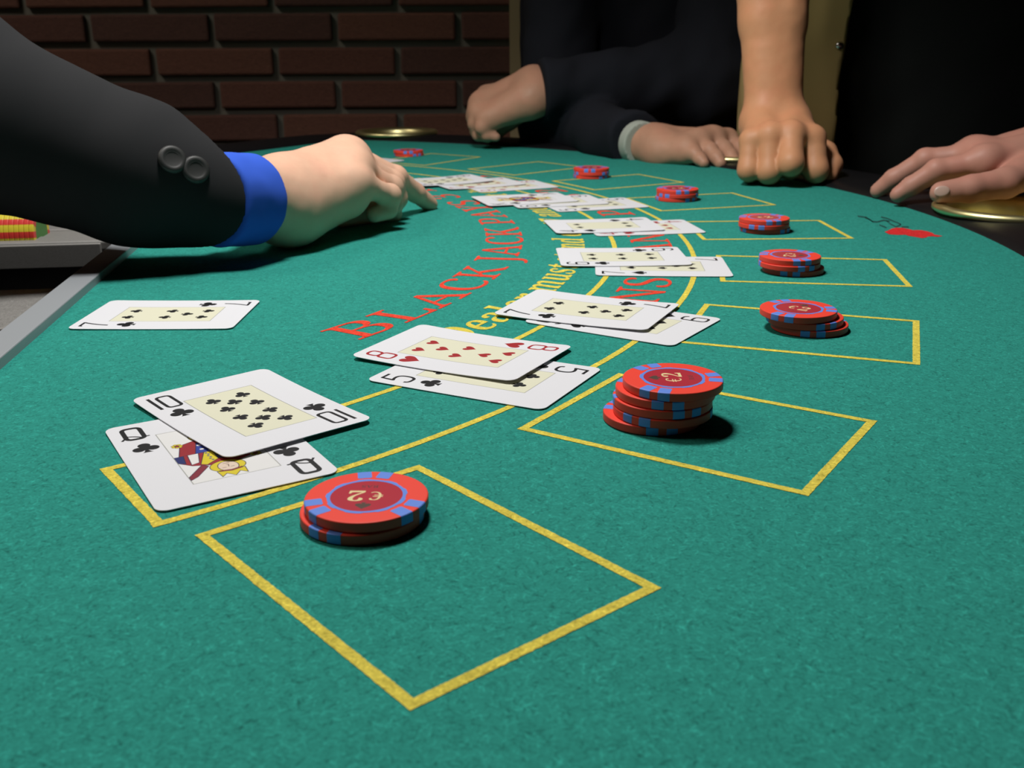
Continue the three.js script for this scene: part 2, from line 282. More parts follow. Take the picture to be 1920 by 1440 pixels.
// ------------------------------------------------------------------ playing cards
const CWD = 0.063, CHT = 0.088, MM = 9;
function suitPath(ctx, s) {            // unit suit, about 1 high, centred, upright (y down)
  ctx.beginPath();
  if (s === 'H') { ctx.moveTo(0, 0.5); ctx.bezierCurveTo(-0.1, 0.28, -0.48, 0.05, -0.48, -0.22); ctx.bezierCurveTo(-0.48, -0.55, -0.08, -0.55, 0, -0.24); ctx.bezierCurveTo(0.08, -0.55, 0.48, -0.55, 0.48, -0.22); ctx.bezierCurveTo(0.48, 0.05, 0.1, 0.28, 0, 0.5); ctx.fill(); }
  else if (s === 'D') { ctx.moveTo(0, -0.52); ctx.lineTo(0.36, 0); ctx.lineTo(0, 0.52); ctx.lineTo(-0.36, 0); ctx.closePath(); ctx.fill(); }
  else if (s === 'S') { ctx.moveTo(0, -0.52); ctx.bezierCurveTo(0.1, -0.28, 0.46, -0.1, 0.46, 0.14); ctx.bezierCurveTo(0.46, 0.4, 0.12, 0.4, 0.05, 0.2); ctx.lineTo(0.16, 0.5); ctx.lineTo(-0.16, 0.5); ctx.lineTo(-0.05, 0.2); ctx.bezierCurveTo(-0.12, 0.4, -0.46, 0.4, -0.46, 0.14); ctx.bezierCurveTo(-0.46, -0.1, -0.1, -0.28, 0, -0.52); ctx.fill(); }
  else { for (const [x, y] of [[0, -0.26], [-0.26, 0.1], [0.26, 0.1]]) { ctx.beginPath(); ctx.arc(x, y, 0.235, 0, 7); ctx.fill(); } ctx.beginPath(); ctx.moveTo(-0.08, -0.1); ctx.lineTo(0.08, -0.1); ctx.lineTo(0.05, 0.15); ctx.quadraticCurveTo(0.08, 0.42, 0.2, 0.5); ctx.lineTo(-0.2, 0.5); ctx.quadraticCurveTo(-0.08, 0.42, -0.05, 0.15); ctx.closePath(); ctx.fill(); }
}
function suit(ctx, s, x, y, size, flip) { ctx.save(); ctx.translate(x * MM, y * MM); if (flip) ctx.rotate(Math.PI); ctx.scale(size * MM, size * MM); suitPath(ctx, s); ctx.restore(); }
function glyph(ctx, ch, x, y, w, h) {  // tall squared index characters, strokes
  ctx.save(); ctx.translate(x * MM, y * MM); ctx.scale(MM, MM); ctx.lineWidth = 1.4; ctx.lineCap = 'butt'; ctx.lineJoin = 'round'; ctx.beginPath();
  const r = Math.min(w, h) * 0.36, rr = (a, b, c, d) => { ctx.moveTo(a + r, b); ctx.lineTo(c - r, b); ctx.quadraticCurveTo(c, b, c, b + r); ctx.lineTo(c, d - r); ctx.quadraticCurveTo(c, d, c - r, d); ctx.lineTo(a + r, d); ctx.quadraticCurveTo(a, d, a, d - r); ctx.lineTo(a, b + r); ctx.quadraticCurveTo(a, b, a + r, b); };
  if (ch === '0') rr(0, 0, w, h);
  if (ch === '1') { ctx.moveTo(0, 0); ctx.lineTo(0, h); }
  if (ch === '8') { rr(w * 0.08, 0, w * 0.92, h * 0.46); rr(0, h * 0.46, w, h); }
  if (ch === '6') { rr(0, h * 0.42, w, h); ctx.moveTo(w * 0.95, h * 0.16); ctx.quadraticCurveTo(w * 0.9, 0, w * 0.6, 0); ctx.lineTo(r, 0); ctx.quadraticCurveTo(0, 0, 0, r); ctx.lineTo(0, h * 0.7); }
  if (ch === '9') { rr(0, 0, w, h * 0.58); ctx.moveTo(w * 0.05, h * 0.84); ctx.quadraticCurveTo(w * 0.1, h, w * 0.4, h); ctx.lineTo(w - r, h); ctx.quadraticCurveTo(w, h, w, h - r); ctx.lineTo(w, h * 0.3); }
  if (ch === '7') { ctx.moveTo(0, h * 0.1); ctx.lineTo(0, 0); ctx.lineTo(w, 0); ctx.quadraticCurveTo(w * 0.45, h * 0.5, w * 0.35, h); }
  if (ch === '5') { ctx.moveTo(w * 0.92, 0); ctx.lineTo(w * 0.1, 0); ctx.lineTo(w * 0.02, h * 0.44); ctx.quadraticCurveTo(w * 0.3, h * 0.36, w * 0.6, h * 0.37); ctx.quadraticCurveTo(w, h * 0.4, w, h * 0.68); ctx.quadraticCurveTo(w, h, w * 0.55, h); ctx.lineTo(w * 0.35, h); ctx.quadraticCurveTo(0, h, 0, h * 0.84); }
  if (ch === '4') { ctx.moveTo(w * 0.72, h); ctx.lineTo(w * 0.72, 0); ctx.lineTo(0, h * 0.68); ctx.lineTo(w, h * 0.68); }
  if (ch === '2') { ctx.moveTo(0, h * 0.2); ctx.quadraticCurveTo(0, 0, w * 0.5, 0); ctx.quadraticCurveTo(w, 0, w, h * 0.25); ctx.quadraticCurveTo(w, h * 0.5, 0, h); ctx.lineTo(w, h); }
  if (ch === 'K') { ctx.moveTo(0, 0); ctx.lineTo(0, h); ctx.moveTo(w, 0); ctx.lineTo(0, h * 0.55); ctx.moveTo(w * 0.3, h * 0.4); ctx.lineTo(w, h); }
  if (ch === 'Q') { ctx.lineWidth = 1.8; rr(0, 0, w, h * 0.9); ctx.stroke(); ctx.lineWidth = 0.9; ctx.beginPath(); ctx.moveTo(-w * 0.3, h * 0.9); ctx.lineTo(w * 0.1, h * 0.62); ctx.quadraticCurveTo(w * 0.5, h * 0.66, w * 0.8, h * 0.82); ctx.lineTo(w * 1.3, h * 0.78); }
  ctx.stroke(); ctx.restore();
}
const PIPS = {
  2: [[31.5, 23.5], [31.5, 64.5]], 4: [[24.8, 23.5], [38.2, 23.5], [24.8, 64.5], [38.2, 64.5]], 5: [[24.8, 23.5], [38.2, 23.5], [31.5, 44], [24.8, 64.5], [38.2, 64.5]],
  6: [[24.8, 23.5], [38.2, 23.5], [24.8, 44], [38.2, 44], [24.8, 64.5], [38.2, 64.5]], 7: [[24.8, 23.5], [38.2, 23.5], [24.8, 44], [38.2, 44], [31.5, 54.5], [24.8, 64.5], [38.2, 64.5]],
  8: [[24.8, 23.2], [38.2, 23.2], [31.5, 32.8], [24.8, 44], [38.2, 44], [31.5, 55.2], [24.8, 64.8], [38.2, 64.8]],
  9: [[24.8, 24.5], [38.2, 24.5], [24.8, 37.5], [38.2, 37.5], [31.5, 44], [24.8, 50.5], [38.2, 50.5], [24.8, 63.5], [38.2, 63.5]],
  10: [[25, 24.9], [38.4, 24.9], [31.6, 31], [25.3, 37.2], [38.5, 37.2], [25.1, 50], [38.3, 50], [31.6, 56.6], [25, 62.8], [38, 62.8]] };
function court(ctx, s, king) {         // a plain two-headed court figure inside the panel
  const half = () => {
    ctx.save(); ctx.beginPath(); ctx.rect(16, 16, 31, 28); ctx.clip();
    const P = (c, pts) => { ctx.fillStyle = c; ctx.beginPath(); pts.forEach((p, i) => i ? ctx.lineTo(...p) : ctx.moveTo(...p)); ctx.closePath(); ctx.fill(); ctx.strokeStyle = '#2b2340'; ctx.lineWidth = 0.25; ctx.stroke(); };
    const E = (c, x, y, a, b, l = 0.25) => { ctx.fillStyle = c; ctx.beginPath(); ctx.ellipse(x, y, a, b, 0, 0, 7); ctx.fill(); if (l) { ctx.strokeStyle = '#2b2340'; ctx.lineWidth = l; ctx.stroke(); } };
    P('#a3262f', [[18, 44], [21, 33], [28, 30], [36, 30], [43, 33], [47, 38], [47, 44]]);
    P('#2f43a0', [[24, 44], [27, 33], [33, 36], [33, 44]]);
    for (let i = 0; i < 4; i++) E('#f4f2ee', 27.3 + (i & 1) * 2.6, 36 + i * 2.2, 0.9, 0.8, 0);
    P('#ead52f', [[33, 44], [33, 35.5], [38, 31.5], [40, 33], [36, 44]]);
    for (let i = 0; i < 6; i++) E('#2f43a0', 35 + 0.5 * (i & 1), 35.3 + i * 1.5, 0.45, 0.45, 0);
    P('#f6f4ef', [[38, 44], [40, 35], [43, 34], [42, 44]]); P('#26306e', [[43.5, 44], [44.5, 36], [47, 38], [47, 44]]);
    E('#ead52f', 32, 27, 6.3, 5.4); E('#f3dcc6', 32, 26.5, 3.6, 4.6);
    ctx.strokeStyle = '#5a4038'; ctx.lineWidth = 0.25; ctx.beginPath(); ctx.moveTo(30, 25.6); ctx.lineTo(31.4, 25.4); ctx.moveTo(33, 25.4); ctx.lineTo(34.4, 25.6); ctx.moveTo(32, 25.8); ctx.lineTo(31.6, 28); ctx.lineTo(32.4, 28.2); ctx.moveTo(30.9, 29.4); ctx.lineTo(33.2, 29.4); ctx.stroke();
    P('#ead52f', [[27, 23], [27.5, 17.5], [29.6, 20], [32, 16.8], [34.4, 20], [36.5, 17.5], [37, 23], [32, 22]]); P('#a3262f', [[28, 22.6], [32, 21.6], [36, 22.6], [36, 23.6], [32, 22.6], [28, 23.6]]);
    P('#8b2a3a', [[38, 30], [44, 22], [46.8, 20], [46.8, 23], [40, 32]]);
    for (let i = 0; i < 7; i++) { const t = i / 7 * 6.283; E('#ead52f', 20 + 1.5 * Math.cos(t), 33 + 1.5 * Math.sin(t), 0.7, 0.7, 0.12); } E('#a3262f', 20, 33, 0.8, 0.8);
    ctx.restore();
    ctx.fillStyle = '#141414';
  };
  ctx.save(); ctx.scale(MM, MM); half(); ctx.translate(63, 88); ctx.rotate(Math.PI); half(); ctx.restore();
  suit(ctx, s, 21.3, 22, 8, false); suit(ctx, s, 41.7, 66, 8, true);
}
function cardTex(rank, s) {
  return canvasTex(63 * MM, 88 * MM, (ctx, w, h) => {
    ctx.fillStyle = '#f4f4f7'; ctx.fillRect(0, 0, w, h);
    const ink = s === 'H' || s === 'D' ? '#b02a30' : '#17171a', face = rank === 'Q' || rank === 'K';
    ctx.fillStyle = face ? '#f6f5f2' : '#f2f0d4'; ctx.fillRect(16 * MM, 16.5 * MM, 31 * MM, 55 * MM);
    if (face) court(ctx, s);
    ctx.strokeStyle = '#9a9a92'; ctx.lineWidth = 0.28 * MM; ctx.strokeRect(16 * MM, 16.5 * MM, 31 * MM, 55 * MM);
    ctx.fillStyle = ctx.strokeStyle = ink;
    for (const f of [0, 1]) {
      ctx.save(); if (f) { ctx.translate(w, h); ctx.rotate(Math.PI); }
      ctx.fillStyle = ctx.strokeStyle = ink;
      if (rank === '10') { glyph(ctx, '1', 5.2, 4.8, 1, 15.6); glyph(ctx, '0', 8.3, 5.6, 5.8, 14.4); } else glyph(ctx, rank, 5.4, 4.8, rank === 'Q' ? 6.6 : 7.2, rank === 'Q' ? 14 : 14.2);
      suit(ctx, s, 9.6, 28.2, 9.8, false); ctx.restore();
    }
    if (!face) for (const [x, y] of PIPS[rank]) suit(ctx, s, x, y, 6.6, y > 45);
  });
}
// a rounded card with a slight bow along its length; local x = long axis (the index end at -x), z = short axis
function cardGeo(bow, twist = 0) {
  const r = 0.0042, h = CHT / 2, w = CWD / 2, th = 0.0003, xs = [];
  for (let i = 0; i <= 7; i++) xs.push(-h + r * (1 - Math.cos(i / 7 * Math.PI / 2))); for (let i = 1; i < 12; i++) xs.push(lerp(-h + r, h - r, i / 12)); for (let i = 7; i >= 0; i--) xs.push(h - r * (1 - Math.cos(i / 7 * Math.PI / 2)));
  const NZ = 6, pos = [], uv = [], idx = [], n = xs.length, row = NZ + 1;
  for (const top of [1, 0]) for (const x of xs) {
    const e = Math.max(0, Math.abs(x) - (h - r)), hw = w - r + Math.sqrt(Math.max(0, r * r - e * e));
    for (let k = 0; k <= NZ; k++) { const z = lerp(-hw, hw, k / NZ), y = bow * (x / h) * (x / h) + twist * (x / h) * (z / w) + Math.abs(twist); pos.push(x, y + top * th, z); uv.push(1 - (z + w) / CWD, 1 - (x + h) / CHT); }
  }
  const off = n * row;
  for (let i = 0; i < n - 1; i++) for (let k = 0; k < NZ; k++) { const a = i * row + k; idx.push(a, a + 1, a + row, a + row, a + 1, a + row + 1); const b = a + off; idx.push(b, b + row, b + 1, b + row, b + row + 1, b + 1); }
  const g1 = geom(pos, idx, uv); g1.computeVertexNormals();
  const rim = []; for (let i = 0; i < n; i++) rim.push(i * row); for (let k = 1; k <= NZ; k++) rim.push((n - 1) * row + k); for (let i = n - 2; i >= 0; i--) rim.push(i * row + NZ); for (let k = NZ - 1; k > 0; k--) rim.push(k);
  const p2 = [], u2 = [], i2 = []; rim.forEach(a => { for (const o of [0, off]) { const b = a + o; p2.push(pos[3 * b], pos[3 * b + 1], pos[3 * b + 2]); u2.push(uv[2 * b], uv[2 * b + 1]); } });
  for (let i = 0; i < rim.length; i++) { const a = 2 * i, b = 2 * ((i + 1) % rim.length); i2.push(a, a + 1, b, b, a + 1, b + 1); }
  const g2 = geom(p2, i2, u2); g2.computeVertexNormals();
  return mergeGeometries([g1, g2]);
}
function card(rank, s, x, z, deg, y, bow, twist, label, group) {
  const m = solo('playing_card', cardGeo(bow, twist), new THREE.MeshPhysicalMaterial({ color: lin(0.80, 0.81, 0.83), map: cardTex(rank, s), roughness: 0.5, specularIntensity: 0.6, side: THREE.DoubleSide }), label, 'playing card', group);
  m.position.set(x, T + y, z); m.rotation.y = deg * Math.PI / 180; return m;
}
card('7', 'C', -0.1912, -0.5570, -0.92, 0.0003, 0.0003, 0, 'seven of clubs lying alone on the felt beside the metal tray');
card('Q', 'C', -0.1101, -0.3550, -58.94, 0.0003, 0.0002, 0, 'queen of clubs partly covered by the ten of clubs');
card('10', 'C', -0.1078, -0.3963, -48.88, 0.0009, 0.0008, 0.0002, 'ten of clubs lying over the queen of clubs');
card('5', 'C', -0.0118, -0.4442, -27.75, 0.0003, 0.0002, 0, 'five of clubs partly covered by the eight of hearts');
card('8', 'H', -0.0235, -0.4770, -28.0, 0.0009, 0.0010, 0.0002, 'red eight of hearts lying over the five of clubs');
card('9', 'S', 0.0601, -0.5378, -33.5, 0.0003, 0.0002, 0, 'nine of spades partly covered by a seven of clubs');
card('7', 'C', 0.0427, -0.5582, -25.07, 0.0009, 0.0009, 0.0002, 'seven of clubs lying over the nine of spades');
card('7', 'S', 0.1002, -0.6781, -3.9, 0.0003, 0.0002, 0, 'seven of spades partly covered by the six of clubs');
card('6', 'C', 0.0767, -0.7072, 0.91, 0.0009, 0.0006, 0, 'six of clubs lying over the seven of spades');
card('4', 'H', 0.1055, -0.8270, 8.1, 0.0003, 0.0002, 0, 'red four of hearts partly covered by the four of spades');
card('4', 'S', 0.0746, -0.8349, 8.0, 0.0009, 0.0006, 0, 'four of spades lying over the four of hearts');
card('5', 'S', 0.0751, -0.9521, 16.7, 0.0003, 0.0002, 0, 'undermost card of the three beneath the court card');
card('6', 'S', 0.0408, -0.9700, 15.5, 0.0009, 0.0003, 0, 'middle card of the three beneath the court card');
card('K', 'C', 0.0125, -0.9805, 17.5, 0.0015, 0.0004, 0, 'black court card on top of a three-card hand');
card('9', 'D', -0.0025, -1.0827, 23.4, 0.0003, 0.0002, 0, 'lowest card of the three-card fan ahead of the pointing fingertip');
card('7', 'H', -0.0357, -1.0983, 25.5, 0.0009, 0.0008, 0, 'middle red card of the three-card fan ahead of the fingertip');
card('8', 'S', -0.0705, -1.1160, 27.5, 0.0019, 0.0012, 0, 'top black card of the three-card fan ahead of the fingertip');
card('5', 'D', -0.186, -1.318, 50, 0.0003, 0.0003, 0, 'card half hidden behind the dealer\'s knuckles');

// ------------------------------------------------------------------ gaming chips
const CR = 0.0196, CT = 0.00345;
const chipRed = std(lin(0.84, 0.064, 0.040), 0.45, { specularIntensity: 0.5 }), chipBlue = std(lin(0.13, 0.255, 0.74), 0.45, { specularIntensity: 0.5 }), inlayTex = canvasTex(512, 512, (ctx, w) => {
  ctx.fillStyle = '#b3303f'; ctx.fillRect(0, 0, w, w); const c = w / 2;
  ctx.fillStyle = ctx.strokeStyle = '#5a4a42'; ctx.save(); ctx.translate(c, c * 0.36); ctx.scale(120, 104); suitPath(ctx, 'S'); ctx.restore();
  ctx.font = 'bold 62px serif'; ctx.textAlign = 'center'; ctx.fillStyle = '#6b3c3e'; ctx.fillText('RAS', c, c * 1.7);
  ctx.fillStyle = '#e9d7a2'; ctx.font = 'bold 240px serif'; ctx.fillText('2', c + 76, c + 84); ctx.font = '190px serif'; ctx.fillText('€', c - 72, c + 66);
});
const inlayMat = new THREE.MeshPhysicalMaterial({ map: inlayTex, roughness: 0.3 });
const chipBodyGeo = (() => { const e = 0.0005, p = [[0.0001, 0], [CR - 0.0008, 0]]; for (let i = 0; i <= 4; i++) { const t = i / 4 * Math.PI / 2; p.push([CR - e + e * Math.sin(t), e - e * Math.cos(t)]); } for (let i = 0; i <= 4; i++) { const t = i / 4 * Math.PI / 2; p.push([CR - e + e * Math.cos(t), CT - e + e * Math.sin(t)]); } p.push([CR * 0.7, CT], [0.0001, CT]); return new THREE.LatheGeometry(p.map(q => new THREE.Vector2(...q)), 72); })();
const spotGeo = (() => {  // moulded colour spot wrapping from the face over the edge to the underside, sides parallel
  const e = 0.0005, o = 0.00005, hw = 0.00232, prof = [], pos = [], idx = [], NA = 5;
  for (const r of [0.715, 0.74, 0.8, 0.9]) prof.push([CR * r, CT + o]);
  for (let i = 0; i <= 4; i++) { const t = i / 4 * Math.PI / 2; prof.push([CR - e + (e + o) * Math.sin(t), CT - e + (e + o) * Math.cos(t)]); } for (let i = 0; i <= 4; i++) { const t = i / 4 * Math.PI / 2; prof.push([CR - e + (e + o) * Math.cos(t), e - (e + o) * Math.sin(t) + o]); } prof.push([CR * 0.9, 0.00001]);
  prof.forEach(([r, y], i) => { const w = i === 0 ? hw * 0.7 : hw; for (let k = 0; k <= NA; k++) { const a = Math.asin(Math.min(1, w / r)) * (k / NA * 2 - 1); pos.push(r * Math.cos(a), y, -r * Math.sin(a)); } });
  for (let i = 0; i < prof.length - 1; i++) for (let k = 0; k < NA; k++) { const a = i * (NA + 1) + k; idx.push(a, a + 1, a + NA + 1, a + NA + 1, a + 1, a + NA + 2); }
  const g = geom(pos, idx); g.computeVertexNormals(); if (g.attributes.normal.getY(8) < 0) { for (let i = 0; i < idx.length; i += 3) [idx[i + 1], idx[i + 2]] = [idx[i + 2], idx[i + 1]]; g.setIndex(idx); g.computeVertexNormals(); } return g;
})();
const ringGeo = (() => { const g = new THREE.RingGeometry(CR * 0.585, CR * 0.65, 72, 1).rotateX(-Math.PI / 2).translate(0, CT + 0.00006, 0), p = g.attributes.position; for (let i = 0; i < p.count; i++) { const x = p.getX(i), z = p.getZ(i), r = Math.hypot(x, z); if (r > CR * 0.62) { const a = Math.atan2(z, x), q = (Math.cos(a * 9) > 0 ? 1.02 : 0.985); p.setX(i, x * q); p.setZ(i, z * q); } } return g; })();
const inlayGeo = (() => { const g = new THREE.CircleGeometry(CR * 0.588, 64).rotateX(-Math.PI / 2).translate(0, CT + 0.00004, 0); return g; })();
function chipProto(b, s, i, name) { const g = new THREE.Group(); g.name = name; part('body', chipBodyGeo, b, g); for (const base of [30, 150, 270]) for (const d of [-11.5, 11.5]) { const m = part('edge_spot', spotGeo, s, g); m.rotation.y = (base + d) * Math.PI / 180; } part('inlay_ring', ringGeo, s, g); part('inlay', inlayGeo, i, g); return g; }
const chip0 = chipProto(chipRed, chipBlue, inlayMat, 'chip');
const ord = ['top', 'second', 'third', 'fourth', 'fifth'];
function stack(list, where, n) {   // list from the top chip down: x, z, azimuth of the printed top edge
  list.forEach(([x, z, az], i) => {
    const c = chip0.clone(); c.name = numbered('gaming_chip'); c.position.set(x, T + 0.0002 + (n - 1 - i) * (CT + 0.00012), z); c.rotation.y = (az - 90) * Math.PI / 180;
    c.userData = { label: `${i === 0 ? 'top' : i === n - 1 ? 'bottom' : ord[i]} red and blue chip of the ${where}`, category: 'gaming chip', group: `chips of the ${where}` }; scene.add(c);
  });
}
stack([[-0.0464, -0.2989, 268], [-0.0478, -0.2978, 300]], 'two-chip stack beside the queen of clubs', 2);
stack([[0.0633, -0.3850, 180], [0.0606, -0.3856, 205], [0.0596, -0.3852, 232], [0.0597, -0.3846, 290], [0.0560, -0.3866, 214]], 'five-chip stack beside the five of clubs', 5);
stack([[0.1498, -0.5221, 50], [0.1534, -0.5219, 110], [0.1560, -0.5212, 200]], 'leaning chip stack beside the nine of spades', 3);
stack([[0.1816, -0.6622, -20], [0.1812, -0.6612, -10], [0.1842, -0.6622, 70]], 'chip stack beside the seven of spades', 3);
stack([[0.2000, -0.8122, 100], [0.1998, -0.8115, 60], [0.2011, -0.8128, 12]], 'chip stack beside the four of hearts', 3);
stack([[0.1578, -0.9826, 96], [0.1580, -0.9820, 40], [0.1570, -0.9826, 5]], 'chip stack beside the hand with a court card', 3);
stack([[0.0892, -1.1543, 80], [0.0894, -1.1540, 20], [0.0890, -1.1548, 130]], 'chip stack next to the empty betting box', 3);
stack([[-0.1360, -1.3960, 95], [-0.1355, -1.3965, 10]], 'two-chip stack beyond the dealer\'s hand', 2);
{ // a row of green chips on edge in the dealer's rack
  const green = std(lin(0.05, 0.22, 0.03), 0.4), yel = std(lin(0.72, 0.6, 0.04), 0.4), red = std(lin(0.7, 0.05, 0.04), 0.4);
  const proto = new THREE.Group(); part('body', chipBodyGeo, yel, proto); for (let k = 0; k < 12; k++) { const m = part('edge_spot', spotGeo, red, proto); m.rotation.y = k / 12 * 6.283; }
  part('inlay', new THREE.CircleGeometry(CR * 0.72, 48).rotateX(-Math.PI / 2).translate(0, CT + 0.00009, 0), green, proto); 
  const f = atZ(70, 438, -0.79), ax = new THREE.Vector3(TV.x, 0, TV.y);
  for (let k = 0; k < 7; k++) { const c = proto.clone(); c.name = numbered('rack_chip'); c.quaternion.setFromUnitVectors(new THREE.Vector3(0, 1, 0), ax.clone().negate()); c.position.copy(f).addScaledVector(ax, k * (CT + 0.0002)); c.userData = { label: 'green chip with a yellow and red rim, on edge in the rack', category: 'gaming chip', group: 'green chips in the metal rack' }; scene.add(c); }
}

// ------------------------------------------------------------------ people: smooth distance fields meshed as one skin
const smin = (a, b, k) => { const h = Math.max(k - Math.abs(a - b), 0) / k; return Math.min(a, b) - h * h * k * 0.25; };
const smax = (a, b, k) => -smin(-a, -b, k);
function cone(a, b, r1, r2) { const bx = b.x - a.x, by = b.y - a.y, bz = b.z - a.z, bb = bx * bx + by * by + bz * bz + 1e-12; return (x, y, z) => { const px = x - a.x, py = y - a.y, pz = z - a.z; let t = (px * bx + py * by + pz * bz) / bb; t = t < 0 ? 0 : t > 1 ? 1 : t; const dx = px - bx * t, dy = py - by * t, dz = pz - bz * t; return Math.sqrt(dx * dx + dy * dy + dz * dz) - (r1 + (r2 - r1) * t); }; }
const blob = (c, rx, ry, rz) => (x, y, z) => { const a = (x - c.x) / rx, b = (y - c.y) / ry, d = (z - c.z) / rz, k = Math.sqrt(a * a + b * b + d * d); return (k - 1) * Math.min(rx, ry, rz); };
function union(list, k) { return (x, y, z) => { let d = list[0](x, y, z); for (let i = 1; i < list.length; i++) d = smin(d, list[i](x, y, z), k); return d; }; }
function chain(pts, radii, k = 0.004) { const l = []; for (let i = 0; i < pts.length - 1; i++) l.push(cone(pts[i], pts[i + 1], radii[i], radii[i + 1])); return union(l, k); }
function mesh(f, lo, hi, cell, colour) {   // surface nets
  const nx = Math.ceil((hi[0] - lo[0]) / cell) + 1, ny = Math.ceil((hi[1] - lo[1]) / cell) + 1, nz = Math.ceil((hi[2] - lo[2]) / cell) + 1;
  const v = new Float32Array(nx * ny * nz), id = new Int32Array(nx * ny * nz).fill(-1), at = (i, j, k) => (k * ny + j) * nx + i;
  for (let k = 0; k < nz; k++) for (let j = 0; j < ny; j++) for (let i = 0; i < nx; i++) { const e = i === 0 || j === 0 || k === 0 || i === nx - 1 || j === ny - 1 || k === nz - 1; const d = f(lo[0] + i * cell, lo[1] + j * cell, lo[2] + k * cell); v[at(i, j, k)] = e ? Math.max(d, cell * 0.2) : d; }
  const pos = [], idx = [];
  for (let k = 0; k < nz - 1; k++) for (let j = 0; j < ny - 1; j++) for (let i = 0; i < nx - 1; i++) {
    let s = 0; const c = []; for (let q = 0; q < 8; q++) { const w = v[at(i + (q & 1), j + (q >> 1 & 1), k + (q >> 2))]; c.push(w); if (w < 0) s |= 1 << q; }
    if (s === 0 || s === 255) continue;
    let x = 0, y = 0, z = 0, n = 0;
    for (let q = 0; q < 8; q++) for (const ax of [1, 2, 4]) if (!(q & ax)) { const r = q | ax; if ((c[q] < 0) !== (c[r] < 0)) { const t = c[q] / (c[q] - c[r]); x += (q & 1) + (ax === 1 ? t : 0); y += (q >> 1 & 1) + (ax === 2 ? t : 0); z += (q >> 2) + (ax === 4 ? t : 0); n++; } }
    id[at(i, j, k)] = pos.length / 3; pos.push(lo[0] + (i + x / n) * cell, lo[1] + (j + y / n) * cell, lo[2] + (k + z / n) * cell);
  }
  const quad = (a, b, c, d, flip) => { if (a < 0 || b < 0 || c < 0 || d < 0) return; flip ? idx.push(a, c, b, a, d, c) : idx.push(a, b, c, a, c, d); };
  for (let k = 1; k < nz - 1; k++) for (let j = 1; j < ny - 1; j++) for (let i = 1; i < nx - 1; i++) {
    const s = v[at(i, j, k)] < 0;
    if (s !== (v[at(i + 1, j, k)] < 0)) quad(id[at(i, j - 1, k - 1)], id[at(i, j, k - 1)], id[at(i, j, k)], id[at(i, j - 1, k)], !s);
    if (s !== (v[at(i, j + 1, k)] < 0)) quad(id[at(i - 1, j, k - 1)], id[at(i - 1, j, k)], id[at(i, j, k)], id[at(i, j, k - 1)], !s);
    if (s !== (v[at(i, j, k + 1)] < 0)) quad(id[at(i - 1, j - 1, k)], id[at(i, j - 1, k)], id[at(i, j, k)], id[at(i - 1, j, k)], !s);
  }
  const g = geom(pos, idx), N = new Float32Array(pos.length), e = cell * 0.7, col = [];
  for (let i = 0; i < pos.length; i += 3) { const x = pos[i], y = pos[i + 1], z = pos[i + 2]; let a = f(x + e, y, z) - f(x - e, y, z), b = f(x, y + e, z) - f(x, y - e, z), c = f(x, y, z + e) - f(x, y, z - e); const l = Math.hypot(a, b, c) || 1; N[i] = a / l; N[i + 1] = b / l; N[i + 2] = c / l; if (colour) col.push(...colour(x, y, z)); }
  g.setAttribute('normal', new THREE.BufferAttribute(N, 3)); if (colour) g.setAttribute('color', new THREE.Float32BufferAttribute(col, 3)); return g;
}
function boundsOf(pts, pad) { const lo = [9, 9, 9], hi = [-9, -9, -9]; for (const p of pts) [p.x, p.y, p.z].forEach((q, i) => { lo[i] = Math.min(lo[i], q - pad); hi[i] = Math.max(hi[i], q + pad); }); return [lo, hi]; }
const tone = (x, y, z) => { const m = fbm(x * 45, y * 45, z * 45, 3), k = n3(x * 400, y * 400, z * 400); return [1 + 0.10 * m + 0.02 * k, 1 + 0.02 * m + 0.05 * k - 0.08 * Math.max(0, m), 1 - 0.02 * m + 0.05 * k]; };
const J = (a, dy = 0) => { const p = atZ(a[0], a[1], a[2]); p.y += dy; return p; };
// hand: wrist, four knuckles (index to little), four fingers [middle joint, last joint, tip], thumb [root, knuckle, joint, tip]
function handField(h) {
  const w = h.wrist.map(a => J(a)), mc = h.knuckles.map(a => J(a)), fr = h.r || [0.0098, 0.0102, 0.0096, 0.0084];
  const palm = []; mc.forEach((m, i) => palm.push(cone(w[Math.min(w.length - 1, i < 2 ? 0 : w.length - 1)], m, h.wr || 0.019, fr[i] * (h.web ? 0.95 : 1.22))));
  for (let i = 0; i < 3; i++) palm.push(cone(mc[i], mc[i + 1], fr[i] * (h.web ? 0.72 : 1.1), fr[i + 1] * (h.web ? 0.72 : 1.1)));
  if (w.length > 1) palm.push(cone(w[0], w[1], h.wr || 0.019, h.wr || 0.019));
  const all = [...w, ...mc], fingers = [];
  for (const [a, b, r1, r2] of h.extra || []) { palm.push(cone(J(a), J(b), r1, r2)); all.push(J(a), J(b)); }
  const palmF = union(palm, h.web ? 0.011 : 0.016);
  h.fingers.forEach((f, i) => { const q = [mc[i], ...f.map(a => J(a))]; all.push(...q); const r = fr[i]; fingers.push(h.web ? chain(q, [r * 1.12, r * 1.05, r * 0.94, r * 0.8], 0.006) : union([chain(q, [r * 1.12, r * 0.98, r * 0.88, r * 0.74], 0.003), blobAt(q[1], r * 1.01), blobAt(q[0], r * 1.14)], 0.004)); });
  const th = h.thumb.map(a => J(a)); all.push(...th); const tr = h.tr || 0.0108;
  fingers.push(union([chain(th, [0.016, tr * 1.15, tr, tr * 0.82], 0.004)], 0.004));
  const F0 = (x, y, z) => { let d = palmF(x, y, z), e = 9; const fd = fingers.map(f => f(x, y, z)); for (const q of fd) e = smin(e, q, h.web || 0.0016); return smin(d, e, h.web ? 0.0045 : 0.007) + 0.0003 * n3(x * 90, y * 90, z * 90); };
  return { f: F0, pts: all };
}
